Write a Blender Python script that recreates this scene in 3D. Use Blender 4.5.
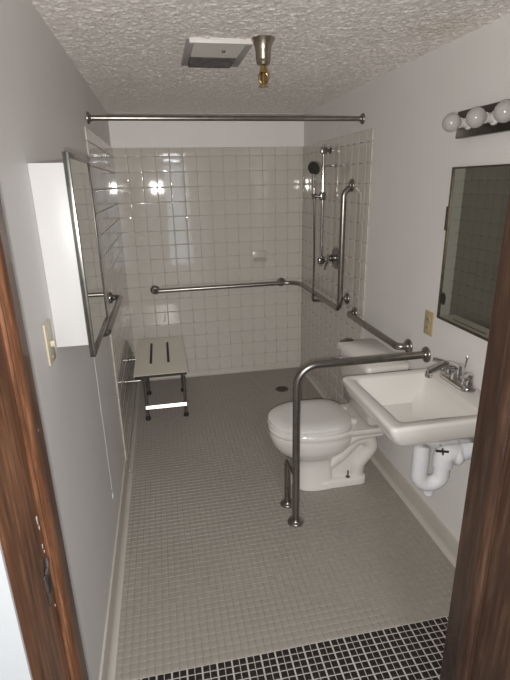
import bpy, bmesh, math, random
from mathutils import Vector, Matrix
random.seed(7)
for o in list(bpy.data.objects):
    bpy.data.objects.remove(o, do_unlink=True)
scene = bpy.context.scene
C = scene.collection
PI = math.pi

# ------------------------------------------------------------------ camera
W, H = 1.5405, 2.2                      # room width and height (m); back wall y = 0
CAM = Vector((0.3242, -4.0519, 1.6703))
pitch, yaw, roll = 0.3213, 0.1880, -0.0217
fw = Vector((math.sin(yaw)*math.cos(pitch), math.cos(yaw)*math.cos(pitch), -math.sin(pitch)))
rt = Vector((math.cos(yaw), -math.sin(yaw), 0))
up = rt.cross(fw)
r2 = rt*math.cos(roll) + up*math.sin(roll)
u2 = -rt*math.sin(roll) + up*math.cos(roll)
cd = bpy.data.cameras.new('camera')
cam = bpy.data.objects.new('camera', cd)
C.objects.link(cam)
cd.sensor_fit = 'VERTICAL'
cd.sensor_height = 24.0
cd.lens = 471.0/680.0*24.0
cd.clip_start = 0.02
m = Matrix((r2, u2, -fw)).transposed().to_4x4()
m.translation = CAM
cam.matrix_world = m
scene.camera = cam

# ------------------------------------------------------------------ world, lamps, exposure
wd = bpy.data.worlds.new('world')
scene.world = wd
wd.use_nodes = True
bg = wd.node_tree.nodes['Background']
bg.inputs[0].default_value = (0.80, 0.90, 1.0, 1)
bg.inputs[1].default_value = 3.0

FLASH_POWER = 50.0
ld = bpy.data.lights.new('phone_flash', 'POINT')
ld.energy = FLASH_POWER
ld.shadow_soft_size = 0.012
ld.color = (1.0, 0.955, 0.90)
ld.use_nodes = True
nt = ld.node_tree
em = next(n for n in nt.nodes if n.type == 'EMISSION')
fo = nt.nodes.new('ShaderNodeLightFalloff')
fo.inputs['Strength'].default_value = 1.0
nt.links.new(fo.outputs['Linear'], em.inputs['Strength'])
flash = bpy.data.objects.new('phone_flash', ld)
flash.location = CAM + Vector((-0.018, -0.005, -0.032))
C.objects.link(flash)

hl = bpy.data.lights.new('hall_fill', 'AREA')  # added fill light behind the camera; no hall source is in view
hl.shape = 'DISK'
hl.size = 0.34
hl.energy = 16
hl.color = (0.84, 0.92, 1.0)
hlo = bpy.data.objects.new('hall_fill', hl)
hlo.location = (0.62, -4.75, 2.10)
C.objects.link(hlo)

vs = scene.view_settings
vs.view_transform = 'Standard'
vs.look = 'None'
vs.exposure = 0.0
vs.gamma = 1.0
vs.use_curve_mapping = False

# ------------------------------------------------------------------ materials
def mat(name, col, rough=0.5, metal=0.0, spec=0.5, coat=0.0):
    m = bpy.data.materials.new(name)
    m.use_nodes = True
    b = m.node_tree.nodes['Principled BSDF']
    b.inputs['Base Color'].default_value = (*col, 1)
    b.inputs['Roughness'].default_value = rough
    b.inputs['Metallic'].default_value = metal
    b.inputs['Specular IOR Level'].default_value = spec
    b.inputs['Coat Weight'].default_value = coat
    return m, m.node_tree, b
def coords(nt, scale=(1, 1, 1), which='Object'):
    tc = nt.nodes.new('ShaderNodeTexCoord')
    mp = nt.nodes.new('ShaderNodeMapping')
    mp.inputs['Scale'].default_value = scale
    nt.links.new(tc.outputs[which], mp.inputs['Vector'])
    return mp.outputs['Vector']
def noise(nt, vec, scale, detail=3, rough=0.55):
    n = nt.nodes.new('ShaderNodeTexNoise')
    n.inputs['Scale'].default_value = scale
    n.inputs['Detail'].default_value = detail
    n.inputs['Roughness'].default_value = rough
    if vec is not None:
        nt.links.new(vec, n.inputs['Vector'])
    return n.outputs['Fac']
def ramp(nt, fac, stops):
    r = nt.nodes.new('ShaderNodeValToRGB')
    e = r.color_ramp.elements
    while len(e) < len(stops):
        e.new(0.5)
    for k, (p, c) in enumerate(stops):
        e[k].position = p
        e[k].color = (*c, 1)
    nt.links.new(fac, r.inputs['Fac'])
    return r.outputs['Color']
def bump(nt, b, h, strength=0.3, dist=0.01):
    n = nt.nodes.new('ShaderNodeBump')
    n.inputs['Strength'].default_value = strength
    n.inputs['Distance'].default_value = dist
    nt.links.new(h, n.inputs['Height'])
    nt.links.new(n.outputs['Normal'], b.inputs['Normal'])
def mottled(name, c1, c2, scale=4, rough=0.5, metal=0, spec=0.5, bscale=0, bstr=0.1, bdist=0.002, coat=0, vscale=(1, 1, 1)):
    m, nt, b = mat(name, c1, rough, metal, spec, coat)
    v = coords(nt, vscale)
    nt.links.new(ramp(nt, noise(nt, v, scale), [(0.3, c1), (0.7, c2)]), b.inputs['Base Color'])
    if bscale:
        bump(nt, b, noise(nt, v, bscale, 2), bstr, bdist)
    return m
def mixc(nt, fac, a, b):
    n = nt.nodes.new('ShaderNodeMix')
    n.data_type = 'RGBA'
    for s, val in ((6, a), (7, b)):
        if isinstance(val, tuple):
            n.inputs[s].default_value = (*val, 1)
        else:
            nt.links.new(val, n.inputs[s])
    nt.links.new(fac, n.inputs[0])
    return n.outputs[2]

M = {}
M['paint'] = mottled('wall_paint', (0.72, 0.70, 0.69), (0.755, 0.735, 0.725), 2.5, 0.5, bscale=160, bstr=0.12, bdist=0.001)
M['hall_paint'] = mottled('hall_paint', (0.50, 0.52, 0.54), (0.52, 0.54, 0.56), 2.5, 0.5, bscale=160, bstr=0.1, bdist=0.001)
# popcorn ceiling: coarse knobbly relief and one tan water stain
m_, nt, b = mat('popcorn_ceiling', (0.82, 0.78, 0.75), 0.95, 0, 0.15)
v = coords(nt)
vo = nt.nodes.new('ShaderNodeTexVoronoi')
vo.inputs['Scale'].default_value = 85
nt.links.new(v, vo.inputs['Vector'])
n1 = noise(nt, v, 60, 4, 0.65)
mm = nt.nodes.new('ShaderNodeMath'); mm.operation = 'SUBTRACT'
nt.links.new(n1, mm.inputs[0])
m2 = nt.nodes.new('ShaderNodeMath'); m2.operation = 'MULTIPLY'; m2.inputs[1].default_value = 0.5
nt.links.new(vo.outputs['Distance'], m2.inputs[0])
nt.links.new(m2.outputs[0], mm.inputs[1])
bump(nt, b, mm.outputs[0], 0.35, 0.01)
base = ramp(nt, n1, [(0.35, (0.78, 0.735, 0.705)), (0.65, (0.88, 0.84, 0.81))])
tc = nt.nodes.new('ShaderNodeTexCoord')
vm = nt.nodes.new('ShaderNodeVectorMath'); vm.operation = 'DISTANCE'
vm.inputs[1].default_value = (1.40, -2.22, 2.2)
nt.links.new(tc.outputs['Object'], vm.inputs[0])
st = ramp(nt, vm.outputs['Value'], [(0.03, (0.3, 0.3, 0.3)), (0.15, (0, 0, 0))])
nt.links.new(mixc(nt, st, base, (0.50, 0.40, 0.28)), b.inputs['Base Color'])
M['popcorn'] = m_
M['wall_tile'] = mottled('glazed_wall_tile', (0.54, 0.513, 0.47), (0.57, 0.543, 0.50), 3, 0.045, spec=0.55, bscale=14, bstr=0.05, bdist=0.002)
M['wall_grout'] = mottled('wall_grout', (0.53, 0.503, 0.46), (0.57, 0.54, 0.495), 9, 0.8)
M['edge_tile'] = mottled('bullnose_edge', (0.50, 0.468, 0.415), (0.54, 0.505, 0.45), 6, 0.25)
def floor_mat(name, c1, c2, c3, rough):
    m, nt, b = mat(name, c1, rough)
    v = coords(nt)
    oi = nt.nodes.new('ShaderNodeObjectInfo')
    big = ramp(nt, noise(nt, v, 2.2, 4), [(0.3, c1), (0.7, c2)])
    fine = noise(nt, v, 38, 2)
    r = ramp(nt, fine, [(0.42, (0, 0, 0)), (0.75, (0.6, 0.6, 0.6))])
    nt.links.new(mixc(nt, r, big, c3), b.inputs['Base Color'])
    return m
M['grey_tile'] = floor_mat('grey_mosaic', (0.275, 0.254, 0.222), (0.31, 0.288, 0.254), (0.36, 0.335, 0.298), 0.5)
M['grey_grout'] = mottled('grey_mosaic_grout', (0.25, 0.23, 0.20), (0.285, 0.262, 0.23), 3, 0.85)
M['black_tile'] = mottled('black_mosaic', (0.014, 0.012, 0.011), (0.022, 0.018, 0.016), 20, 0.3)
M['pale_grout'] = mottled('pale_grout', (0.42, 0.39, 0.36), (0.52, 0.48, 0.45), 12, 0.85)
M['cove'] = mottled('cove_base', (0.46, 0.432, 0.39), (0.51, 0.478, 0.432), 4, 0.35)
def wood(name, dark, mid, light):
    m, nt, b = mat(name, mid, 0.42, 0, 0.45, 0.12)
    v = coords(nt, (16, 16, 1.1))
    n = noise(nt, v, 4.0, 7, 0.68)
    v2 = coords(nt, (1, 1, 0.45))
    blot = noise(nt, v2, 5, 3)
    c = ramp(nt, n, [(0.30, dark), (0.52, mid), (0.74, light)])
    r = ramp(nt, blot, [(0.42, (0, 0, 0)), (0.75, (0.65, 0.65, 0.65))])
    nt.links.new(mixc(nt, r, c, dark), b.inputs['Base Color'])
    bump(nt, b, n, 0.15, 0.002)
    return m
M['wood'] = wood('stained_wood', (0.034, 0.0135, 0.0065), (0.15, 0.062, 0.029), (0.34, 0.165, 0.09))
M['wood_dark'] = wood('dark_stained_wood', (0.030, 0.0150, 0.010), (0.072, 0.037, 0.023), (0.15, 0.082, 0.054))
M['steel'] = mottled('brushed_stainless', (0.27, 0.255, 0.235), (0.35, 0.335, 0.31), 30, 0.30, 1.0)
M['steel_plate'] = mottled('satin_plate', (0.42, 0.41, 0.40), (0.50, 0.49, 0.47), 10, 0.35, 0.9)
M['chrome'] = mottled('chrome', (0.62, 0.61, 0.59), (0.70, 0.69, 0.67), 10, 0.10, 1.0)
M['dark_chrome'] = mottled('aged_chrome', (0.24, 0.235, 0.22), (0.34, 0.33, 0.31), 22, 0.25, 1.0)
M['strip'] = mottled('tarnished_strip', (0.09, 0.082, 0.07), (0.16, 0.145, 0.125), 9, 0.22, 1.0)
M['mirror'] = mottled('silvered_glass', (0.52, 0.54, 0.50), (0.54, 0.56, 0.52), 3, 0.02, 1.0)
M['mirror_clear'] = mottled('mirror_glass', (0.78, 0.79, 0.76), (0.80, 0.81, 0.78), 3, 0.02, 1.0)
M['porcelain'] = mottled('white_porcelain', (0.70, 0.675, 0.64), (0.72, 0.695, 0.66), 2, 0.12, spec=0.5, coat=0.3)
M['plastic'] = mottled('white_plastic', (0.70, 0.685, 0.66), (0.73, 0.71, 0.69), 3, 0.28)
M['white_enamel'] = mottled('white_enamel', (0.62, 0.615, 0.615), (0.645, 0.64, 0.64), 3, 0.4)
M['ivory'] = mottled('ivory_plastic', (0.56, 0.50, 0.36), (0.60, 0.54, 0.40), 6, 0.4)
M['almond'] = mottled('yellowed_plastic', (0.42, 0.335, 0.19), (0.46, 0.37, 0.215), 8, 0.4)
M['slot'] = mottled('dark_slot', (0.02, 0.018, 0.015), (0.03, 0.027, 0.022), 20, 0.6)
M['rubber'] = mottled('black_rubber', (0.012, 0.012, 0.012), (0.022, 0.022, 0.022), 20, 0.7)
M['seat_board'] = mottled('phenolic_seat', (0.70, 0.665, 0.58), (0.74, 0.70, 0.615), 5, 0.35)
M['brass'] = mottled('aged_brass', (0.36, 0.25, 0.10), (0.50, 0.36, 0.16), 40, 0.28, 1.0)
M['nickel'] = mottled('satin_nickel', (0.36, 0.31, 0.25), (0.44, 0.38, 0.31), 12, 0.32, 1.0)
M['insulation'] = mottled('white_pipe_wrap', (0.72, 0.73, 0.76), (0.78, 0.79, 0.82), 14, 0.75, bscale=45, bstr=0.4, bdist=0.006)
M['vent_grey'] = mottled('dusty_vent', (0.36, 0.335, 0.33), (0.43, 0.40, 0.395), 12, 0.75)
M['vent_white'] = mottled('vent_enamel', (0.72, 0.70, 0.67), (0.76, 0.74, 0.71), 8, 0.45)
M['vent_slat'] = mottled('dusty_slat', (0.045, 0.04, 0.038), (0.13, 0.12, 0.115), 26, 0.85)
M['vent_dark'] = mottled('vent_shadow_grille', (0.035, 0.032, 0.03), (0.07, 0.065, 0.06), 60, 0.8)
M['caulk'] = mottled('old_caulk', (0.62, 0.61, 0.60), (0.72, 0.71, 0.70), 30, 0.6)
M['drain'] = mottled('tarnished_drain', (0.10, 0.085, 0.065), (0.17, 0.145, 0.11), 40, 0.45, 0.8)
# frosted globe bulb
m_, nt, b = mat('frosted_bulb', (0.5, 0.49, 0.48), 0.14, 0, 0.5)
b.inputs['Transmission Weight'].default_value = 0.25
nt.links.new(ramp(nt, noise(nt, coords(nt), 20), [(0.3, (0.52, 0.50, 0.485)), (0.7, (0.56, 0.54, 0.525))]), b.inputs['Base Color'])
M['bulb'] = m_
# glowing diffuser of the added, unseen hall fill fixture
m_, nt, b = mat('fill_diffuser', (0.9, 0.88, 0.84), 0.5)
b.inputs['Emission Color'].default_value = (0.84, 0.92, 1.0, 1)
b.inputs['Emission Strength'].default_value = 2.0
M['diffuser'] = m_

# ------------------------------------------------------------------ mesh helpers
def mk(name, bm, material, parent=None, smooth=False, angle=40, loc=None):
    me = bpy.data.meshes.new(name)
    bmesh.ops.recalc_face_normals(bm, faces=bm.faces[:])
    bm.to_mesh(me)
    bm.free()
    me.materials.append(M[material])
    if smooth:
        me.shade_smooth()
        me.set_sharp_from_angle(angle=math.radians(angle))
    o = bpy.data.objects.new(name, me)
    C.objects.link(o)
    if parent is not None:
        o.parent = parent
    if loc is not None:
        o.location = loc
    return o
def tag(o, label=None, cat=None, group=None, kind=None):
    for k, val in (('label', label), ('category', cat), ('group', group), ('kind', kind)):
        if val:
            o[k] = val
    return o
def root(name, loc, label=None, cat=None, group=None, kind=None, rz=0.0):
    o = bpy.data.objects.new(name, None)
    o.empty_display_size = 0.05
    o.location = loc
    o.rotation_euler = (0, 0, rz)
    C.objects.link(o)
    bpy.context.view_layer.update()
    return tag(o, label, cat, group, kind)
def box(bm, lo, hi, bev=0.0, seg=2):
    lo, hi = Vector(lo), Vector(hi)
    r = bmesh.ops.create_cube(bm, size=1.0)
    vs = r['verts']
    for v in vs:
        v.co = Vector([(lo[i]+hi[i])/2 + v.co[i]*(hi[i]-lo[i]) for i in range(3)])
    if bev > 0:
        es = list({e for v in vs for e in v.link_edges})
        bmesh.ops.bevel(bm, geom=es, offset=bev, segments=seg, profile=0.5, affect='EDGES')
def loft(bm, rings, cap0=True, cap1=True, closed=True):
    R = [[bm.verts.new(p) for p in ring] for ring in rings]
    n = len(R[0])
    for a, b in zip(R[:-1], R[1:]):
        for i in range(n if closed else n-1):
            j = (i+1) % n
            bm.faces.new((a[i], a[j], b[j], b[i]))
    if cap0:
        bm.faces.new(R[0][::-1])
    if cap1:
        bm.faces.new(R[-1])
def fillet(pts, rad, seg=8):
    pts = [Vector(p) for p in pts]
    out = [pts[0]]
    for i in range(1, len(pts)-1):
        a, b, c = pts[i-1], pts[i], pts[i+1]
        d1, d2 = (a-b), (c-b)
        r = rad[i-1] if isinstance(rad, (list, tuple)) else rad
        ang = d1.angle(d2)
        if r <= 0 or ang > PI-0.02:
            out.append(b); continue
        t = min(r/math.tan(ang/2), d1.length*0.49 if i > 1 else d1.length*0.95, d2.length*0.49 if i < len(pts)-2 else d2.length*0.95)
        rr = t*math.tan(ang/2)
        d1.normalize(); d2.normalize()
        cen = b + (d1+d2).normalized()*(rr/math.sin(ang/2))
        p1, p2 = b+d1*t, b+d2*t
        v1, v2 = p1-cen, p2-cen
        tot = v1.angle(v2)
        ax = v1.cross(v2).normalized()
        for k in range(seg+1):
            out.append(cen + Matrix.Rotation(tot*k/seg, 3, ax) @ v1)
    out.append(pts[-1])
    return out
def tube(bm, pts, r, rad=0.0, n=14, seg=8, squash=None):
    P = fillet(pts, rad, seg)
    T = []
    for i in range(len(P)):
        a = P[max(i-1, 0)]; c = P[min(i+1, len(P)-1)]
        T.append((c-a).normalized())
    ref = Vector((0, 0, 1)) if abs(T[0].z) < 0.9 else Vector((1, 0, 0))
    nrm = T[0].cross(ref).normalized()
    rings = []
    for i in range(len(P)):
        if i:
            ax = T[i-1].cross(T[i])
            if ax.length > 1e-7:
                nrm = Matrix.Rotation(T[i-1].angle(T[i]), 3, ax.normalized()) @ nrm
        nrm = (nrm - T[i]*nrm.dot(T[i])).normalized()
        bn = T[i].cross(nrm)
        rr = r[i*len(r)//len(P)] if isinstance(r, (list, tuple)) else r
        rings.append([P[i] + nrm*math.cos(2*PI*k/n)*rr + bn*math.sin(2*PI*k/n)*rr for k in range(n)])
    loft(bm, rings)
def lathe(bm, prof, origin=(0, 0, 0), axis=(0, 0, 1), n=24, cap=True):
    q = Vector((0, 0, 1)).rotation_difference(Vector(axis).normalized()).to_matrix()
    o = Vector(origin)
    rings = [[o + q @ Vector((r*math.cos(2*PI*k/n), r*math.sin(2*PI*k/n), z)) for k in range(n)] for r, z in prof]
    loft(bm, rings, cap, cap)
def rrect(x0, x1, y0, y1, r, z, n=5):
    pts = []
    for cx, cy, a0 in ((x1-r, y1-r, 0), (x0+r, y1-r, PI/2), (x0+r, y0+r, PI), (x1-r, y0+r, 1.5*PI)):
        for k in range(n+1):
            a = a0 + PI/2*k/n
            pts.append(Vector((cx+r*math.cos(a), cy+r*math.sin(a), z)))
    return pts
def egg(x0, x1, hw, z, n=40, back=2.6, front=2.05, mid=0.45):
    # plan of a toilet bowl: blunt towards x0 (the wall), rounded towards x1
    xm = x0 + (x1-x0)*mid
    pts = []
    for k in range(n):
        a = 2*PI*k/n
        c, s = math.cos(a), math.sin(a)
        e = front if c > 0 else back
        L = (x1-xm) if c > 0 else (xm-x0)
        pts.append(Vector((xm + L*math.copysign(abs(c)**(2/e), c), hw*math.copysign(abs(s)**(2/e), s), z)))
    return pts

# ------------------------------------------------------------------ the room shell
YF = -3.16                    # room side of the wall with the door
YH = -3.44                    # hall side of that wall
DX0, DX1, DZ = 0.064, 1.033, 2.06   # clear door opening
YT = -2.771                   # where the grey mosaic ends and the black begins
T = 0.1
def struct(name, boxes, material, parent=None):
    bm = bmesh.new()
    for lo, hi in boxes:
        box(bm, lo, hi)
    o = mk(name, bm, material, parent)
    if parent is None:
        tag(o, kind='structure')
    return o
floor = struct('floor', [((-T, YT, -0.12), (W+T, T, -0.0022))], 'grey_grout')
tag(floor, 'grey one-inch mosaic tile floor of the bathroom')
floor_hall = struct('floor_hall', [((-1.3, -6.6, -0.12), (2.7, YT, -0.0022))], 'pale_grout')
tag(floor_hall, 'black mosaic tile floor with pale grout in the doorway')
ceiling = struct('ceiling', [((-T, YF, H), (W+T, T, H+0.12))], 'popcorn')
tag(ceiling, 'textured popcorn ceiling over the bathroom')
from mathutils import noise as mn
st_ = 0.0065
nx_, ny_ = int(W/st_)+1, int(-YF/st_)+1
vv_, ff_ = [], []
for j in range(ny_+1):
    for i in range(nx_+1):
        x, y = W*i/nx_, YF*j/ny_
        q = Vector((x*75, y*75, 3.1))
        d = 0.5*mn.noise(q) + 0.3*mn.noise(q*2.1) + 0.25*mn.noise(q*0.45)
        d = max(0.0, d+0.22)
        vv_.append((x, y, H+0.001-min(0.010, d*0.0108)))
for j in range(ny_):
    for i in range(nx_):
        a = j*(nx_+1)+i
        ff_.append((a, a+1, a+nx_+2, a+nx_+1))
me = bpy.data.meshes.new('texture_coat')
me.from_pydata(vv_, [], ff_)
me.materials.append(M['popcorn'])
me.shade_smooth()
tc_ = bpy.data.objects.new('texture_coat', me)
C.objects.link(tc_); tc_.parent = ceiling
tag(tc_, kind='stuff')
wall_back = struct('wall_back', [((-T, 0.0, -0.0022), (W+T, T, H))], 'paint')
wall_left = struct('wall_left', [((-T, YF, -0.0022), (0, 0, H))], 'paint')
wall_right = struct('wall_right', [((W, YF, -0.0022), (W+T, 0, H))], 'paint')
J = 0.012
wall_front = struct('wall_front', [((-1.3, YH, -0.0022), (DX0-J, YF, 2.32)), ((DX1+J, YH, -0.0022), (2.7, YF, 2.32)),
                                   ((DX0-J, YH, DZ+J), (DX1+J, YF, 2.32)), ((-1.3, YH-0.006, -0.0022), (DX0-0.0015, YH-0.0005, 2.32))], 'hall_paint')
tag(wall_back, 'back wall of the shower, tiled below a painted strip')
tag(wall_left, 'grey painted left wall, tiled at the shower end')
tag(wall_right, 'off-white painted right wall, tiled at the shower end')
tag(wall_front, 'white painted wall around the doorway')
struct('ceiling_hall', [((-1.3, -6.6, 2.32), (2.7, YH, 2.42))], 'hall_paint')
struct('wall_hall_left', [((-1.4, -6.6, -0.0022), (-1.3, YH, 2.32))], 'hall_paint')
struct('wall_hall_right', [((2.7, -6.6, -0.0022), (2.8, YH, 2.32))], 'hall_paint')
# far hall wall with an unseen doorway, added for daylight fill and a reflected band
struct('wall_hall_back', [((-1.3, -6.7, -0.0022), (0.50, -6.6, 2.32)), ((0.92, -6.7, -0.0022), (2.7, -6.6, 2.32)),
                          ((0.50, -6.7, 2.03), (0.92, -6.6, 2.32))], 'hall_paint')

# ------------------------------------------------------------------ glazed wall tiles
PT, PX = 0.1147, 0.1076       # course height and tile width
TOP, CAP = 1.95, 0.066        # top of the tiling and the narrow capping course
COURSES = [(TOP-CAP, TOP)]
while COURSES[-1][0] > 0.001:
    COURSES.append((max(0.0, COURSES[-1][0]-PT), COURSES[-1][0]))
def tile_mesh(name, w, h, d, bev, material, flat_base=0.0, crown=False):
    # a pillowed tile lying in local XY, facing +Z
    bm = bmesh.new()
    ring = lambda i, z: [Vector((-w/2+i, -h/2+i, z)), Vector((w/2-i, -h/2+i, z)), Vector((w/2-i, h/2-i, z)), Vector((-w/2+i, h/2-i, z))]
    k = min(0.036, w*0.34, h*0.34)
    tail = [ring(bev, d-0.0004), ring(bev+0.0010, d-0.00039), ring(k, d)] if crown and k > bev+0.003 else [ring(bev, d), ring(bev+0.0008, d)]
    loft(bm, [ring(0, flat_base), ring(0, d*0.45), ring(bev*0.35, d*0.85)] + tail, False, True)
    me = bpy.data.meshes.new(name)
    bmesh.ops.recalc_face_normals(bm, faces=bm.faces[:])
    bm.to_mesh(me); bm.free()
    me.materials.append(M[material])
    me.shade_smooth()
    return me
_cache = {}
def wall_tiles(wall, length, place, rot):
    n = int(length/PX)
    cuts = [PX]*n + ([length-n*PX] if length-n*PX > 0.012 else [])
    s = 0.0
    for w in cuts:
        for z0, z1 in COURSES:
            key = (round(w, 4), round(z1-z0, 4))
            if key not in _cache:
                _cache[key] = tile_mesh('tile', w-0.0022, z1-z0-0.0022, 0.0062, 0.0044, 'wall_tile', 0.0, True)
            o = bpy.data.objects.new('tile', _cache[key])
            o.location = place(s+w/2, (z0+z1)/2)
            q = rot.to_matrix() @ Matrix.Rotation(random.gauss(0, 0.0012), 3, 'X') @ Matrix.Rotation(random.gauss(0, 0.0012), 3, 'Y')
            o.rotation_euler = q.to_euler()
            o.parent = wall
            C.objects.link(o)
        s += w
def Rm(x, y, z):      # rotation whose columns are the given axes
    return Matrix((x, y, z)).transposed().to_euler()
X, Y, Z = Vector((1, 0, 0)), Vector((0, 1, 0)), Vector((0, 0, 1))
LR, LL = 1.35, 1.45           # tiled lengths of the right and left walls
G = 0.004                     # thickness of the grout bed
wall_tiles(wall_back, W-2*G, lambda s, z: (G+s, -G, z), Rm(X, Z, -Y))
wall_tiles(wall_right, LR-G, lambda s, z: (W-G, -G-s, z), Rm(-Y, Z, -X))
wall_tiles(wall_left, LL-G, lambda s, z: (G, -G-s, z), Rm(Y, Z, X))
bm = bmesh.new(); box(bm, (0, -G, 0), (W, 0.0, TOP)); mk('grout_bed', bm, 'wall_grout', wall_back)
bm = bmesh.new(); box(bm, (W-G, -LR, 0), (W, -G, TOP)); mk('grout_bed', bm, 'wall_grout', wall_right)
bm = bmesh.new(); box(bm, (0, -LL, 0), (G, -G, TOP)); mk('grout_bed', bm, 'wall_grout', wall_left)
# bullnose edge pieces down the open ends of the tiled areas
for wl, xx, yy, s in ((wall_right, W, -LR, -1), (wall_left, 0.0, -LL, 1)):
    for z0, z1 in COURSES:
        bm = bmesh.new()
        a, b_ = sorted((xx, xx+s*0.0105))
        box(bm, (a, yy-0.016, z0+0.001), (b_, yy, z1-0.001), 0.004, 2)
        mk('edge_tile', bm, 'edge_tile', wl, True)

# ------------------------------------------------------------------ mosaic floors
PG = 0.0292
me_small = tile_mesh('tile', PG-0.0024, PG-0.0024, 0.0030, 0.0011, 'grey_tile', 0.0)
cells = []
nx, ny = int(W/PG)+1, int(-YT/PG)+1
for j in range(ny):
    y = YT + (j+0.5)*PG
    if y > -0.012: continue
    for i in range(nx):
        x = (i+0.5)*PG
        if x < W-0.012: cells.append((x, y))
def seen(x, y):
    d = Vector((x, y, 0))-CAM
    z = d.dot(fw)
    return 0 < 255+471*d.dot(r2)/z < 510 and 0 < 340-471*d.dot(u2)/z < 680 and not (y < -2.4 and (x-CAM.x)/(y-CAM.y) > 0.80)
vis = [c for c in cells if seen(*c)]
single = set(sorted(vis, key=lambda c: (Vector((c[0], c[1], 0))-CAM).length)[:290])
bm = bmesh.new()
def add_tile(bm, x, y, w, d, bev, z0):
    tx, ty = random.gauss(0, 0.002), random.gauss(0, 0.002)
    rg = lambda i, z: [Vector((x+sx*(w/2-i), y+sy*(w/2-i), z0+z+(sx*tx+sy*ty)*w/2)) for sx, sy in ((-1, -1), (1, -1), (1, 1), (-1, 1))]
    loft(bm, [rg(0, -0.002), rg(0, d*0.5), rg(bev, d)], False, True)
for c in cells:
    if c in single:
        o = bpy.data.objects.new('tile', me_small)
        o.location = (c[0], c[1], -0.0030)
        o.rotation_euler = (random.gauss(0, 0.002), random.gauss(0, 0.002), 0)
        o.parent = floor
        C.objects.link(o)
    else:
        add_tile(bm, c[0], c[1], PG-0.0024, 0.0030, 0.0011, -0.0030)
tag(mk('tile_field', bm, 'grey_tile', floor), 'small grey square mosaic tiles', kind='stuff')
PB = 0.0265
me_black = tile_mesh('tile', 0.0230, 0.0226, 0.0042, 0.0016, 'black_tile', 0.0)
cells = []
for j in range(60):
    y = YT - 0.002 - (j+0.5)*PB
    for pcol in range(-22, 48):
        for q in (0, 1):
            x = 0.998 + 0.0272 + (pcol-18)*0.0545 + (q-0.5)*0.0256
            if y > YF-0.005 and not (0.012 < x < W-0.012): continue
            if YH-0.02 < y < YF+0.01 and not (DX0+0.012 < x < DX1-0.012): continue
            if -1.2 < x < 2.6: cells.append((x, y))
vis = [c for c in cells if seen(*c)]
single = set(sorted(vis, key=lambda c: (Vector((c[0], c[1], 0))-CAM).length)[:300])
bm = bmesh.new()
for c in cells:
    if c in single:
        o = bpy.data.objects.new('tile', me_black)
        o.location = (c[0], c[1], -0.0042)
        o.rotation_euler = (random.gauss(0, 0.006), random.gauss(0, 0.006), 0)
        o.parent = floor_hall
        C.objects.link(o)
    else:
        add_tile(bm, c[0], c[1], 0.0228, 0.0042, 0.0016, -0.0042)
tag(mk('tile_field', bm, 'black_tile', floor_hall), 'small black square mosaic tiles', kind='stuff')

# coved base along the walls
def cove(name, path, side, parent=None, h=0.105):
    # profile: (out from wall, height)
    prof = [(0.0, h), (0.007, h), (0.010, h-0.005), (0.010, 0.030), (0.014, 0.012), (0.024, 0.0025), (0.034, 0.0005), (0.0, 0.0)]
    bm = bmesh.new()
    rings = [[Vector((p[0]+side[0]*o, p[1]+side[1]*o, z)) for o, z in prof] for p in path]
    loft(bm, rings)
    o = mk(name, bm, 'cove', parent, True, 50)
    tag(o, kind='structure')
    return o
tag(cove('baseboard_left', [(0.0, YF), (0.0, -LL-0.017)], (1, 0)), 'cream coved base along the left wall')
tag(cove('baseboard_right', [(W, YF), (W, -LR-0.017)], (-1, 0)), 'cream coved base along the right wall')
bm = bmesh.new()
def shower_cove(name, p0, p1, side):
    prof = [(0.012, 0.028), (0.014, 0.026), (0.018, 0.012), (0.026, 0.003), (0.032, 0.0005), (0.012, 0.0)]
    bm = bmesh.new()
    loft(bm, [[Vector((p[0]+side[0]*o, p[1]+side[1]*o, z)) for o, z in prof] for p in (p0, p1)])
    return tag(mk(name, bm, 'cove', None, True, 50), kind='structure')
shower_cove('baseboard_shower_back', (0.0125, 0), (W-0.0125, 0), (0, -1))
shower_cove('baseboard_shower_left', (0, -LL), (0, -0.0125), (1, 0))
shower_cove('baseboard_shower_right', (W, -LR), (W, -0.0125), (-1, 0))

# ------------------------------------------------------------------ wooden door frame
door = root('door_1', (0.5*(DX0+DX1), 0.5*(YF+YH), 0), 'brown stained wooden door frame without its door', kind='structure')
off = -door.location
def dpart(name, lo, hi, bev=0.002, parent=door, material='wood', smooth=True):
    bm = bmesh.new()
    box(bm, Vector(lo)+off, Vector(hi)+off, bev)
    return mk(name, bm, material, parent, smooth)
jl = dpart('jamb', (DX0-J, YH, 0), (DX0, YF+0.004, DZ+J))
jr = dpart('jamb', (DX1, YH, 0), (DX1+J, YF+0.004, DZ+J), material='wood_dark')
dpart('head', (DX0+0.0005, YH, DZ), (DX1-0.0005, YF+0.004, DZ+J))
def stop(sx, x):
    # moulded stop strip with a rounded nose
    y0, y1 = -3.272, -3.222
    prof = [(0, y0), (0.006, y0), (0.006, y0+0.004), (0.010, y0+0.008), (0.0145, y0+0.016), (0.0155, y0+0.026), (0.0145, y0+0.036), (0.011, y1-0.004), (0.009, y1), (0, y1)]
    bm = bmesh.new()
    loft(bm, [[Vector((x+sx*a, y, z))+off for a, y in prof] for z in (0.0, DZ-0.001)])
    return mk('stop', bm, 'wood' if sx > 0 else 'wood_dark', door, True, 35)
stop(1, DX0); stop(-1, DX1)
dpart('head_stop', (DX0+0.017, -3.272, DZ-0.0145), (DX1-0.017, -3.222, DZ+0.001), 0.003)
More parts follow.
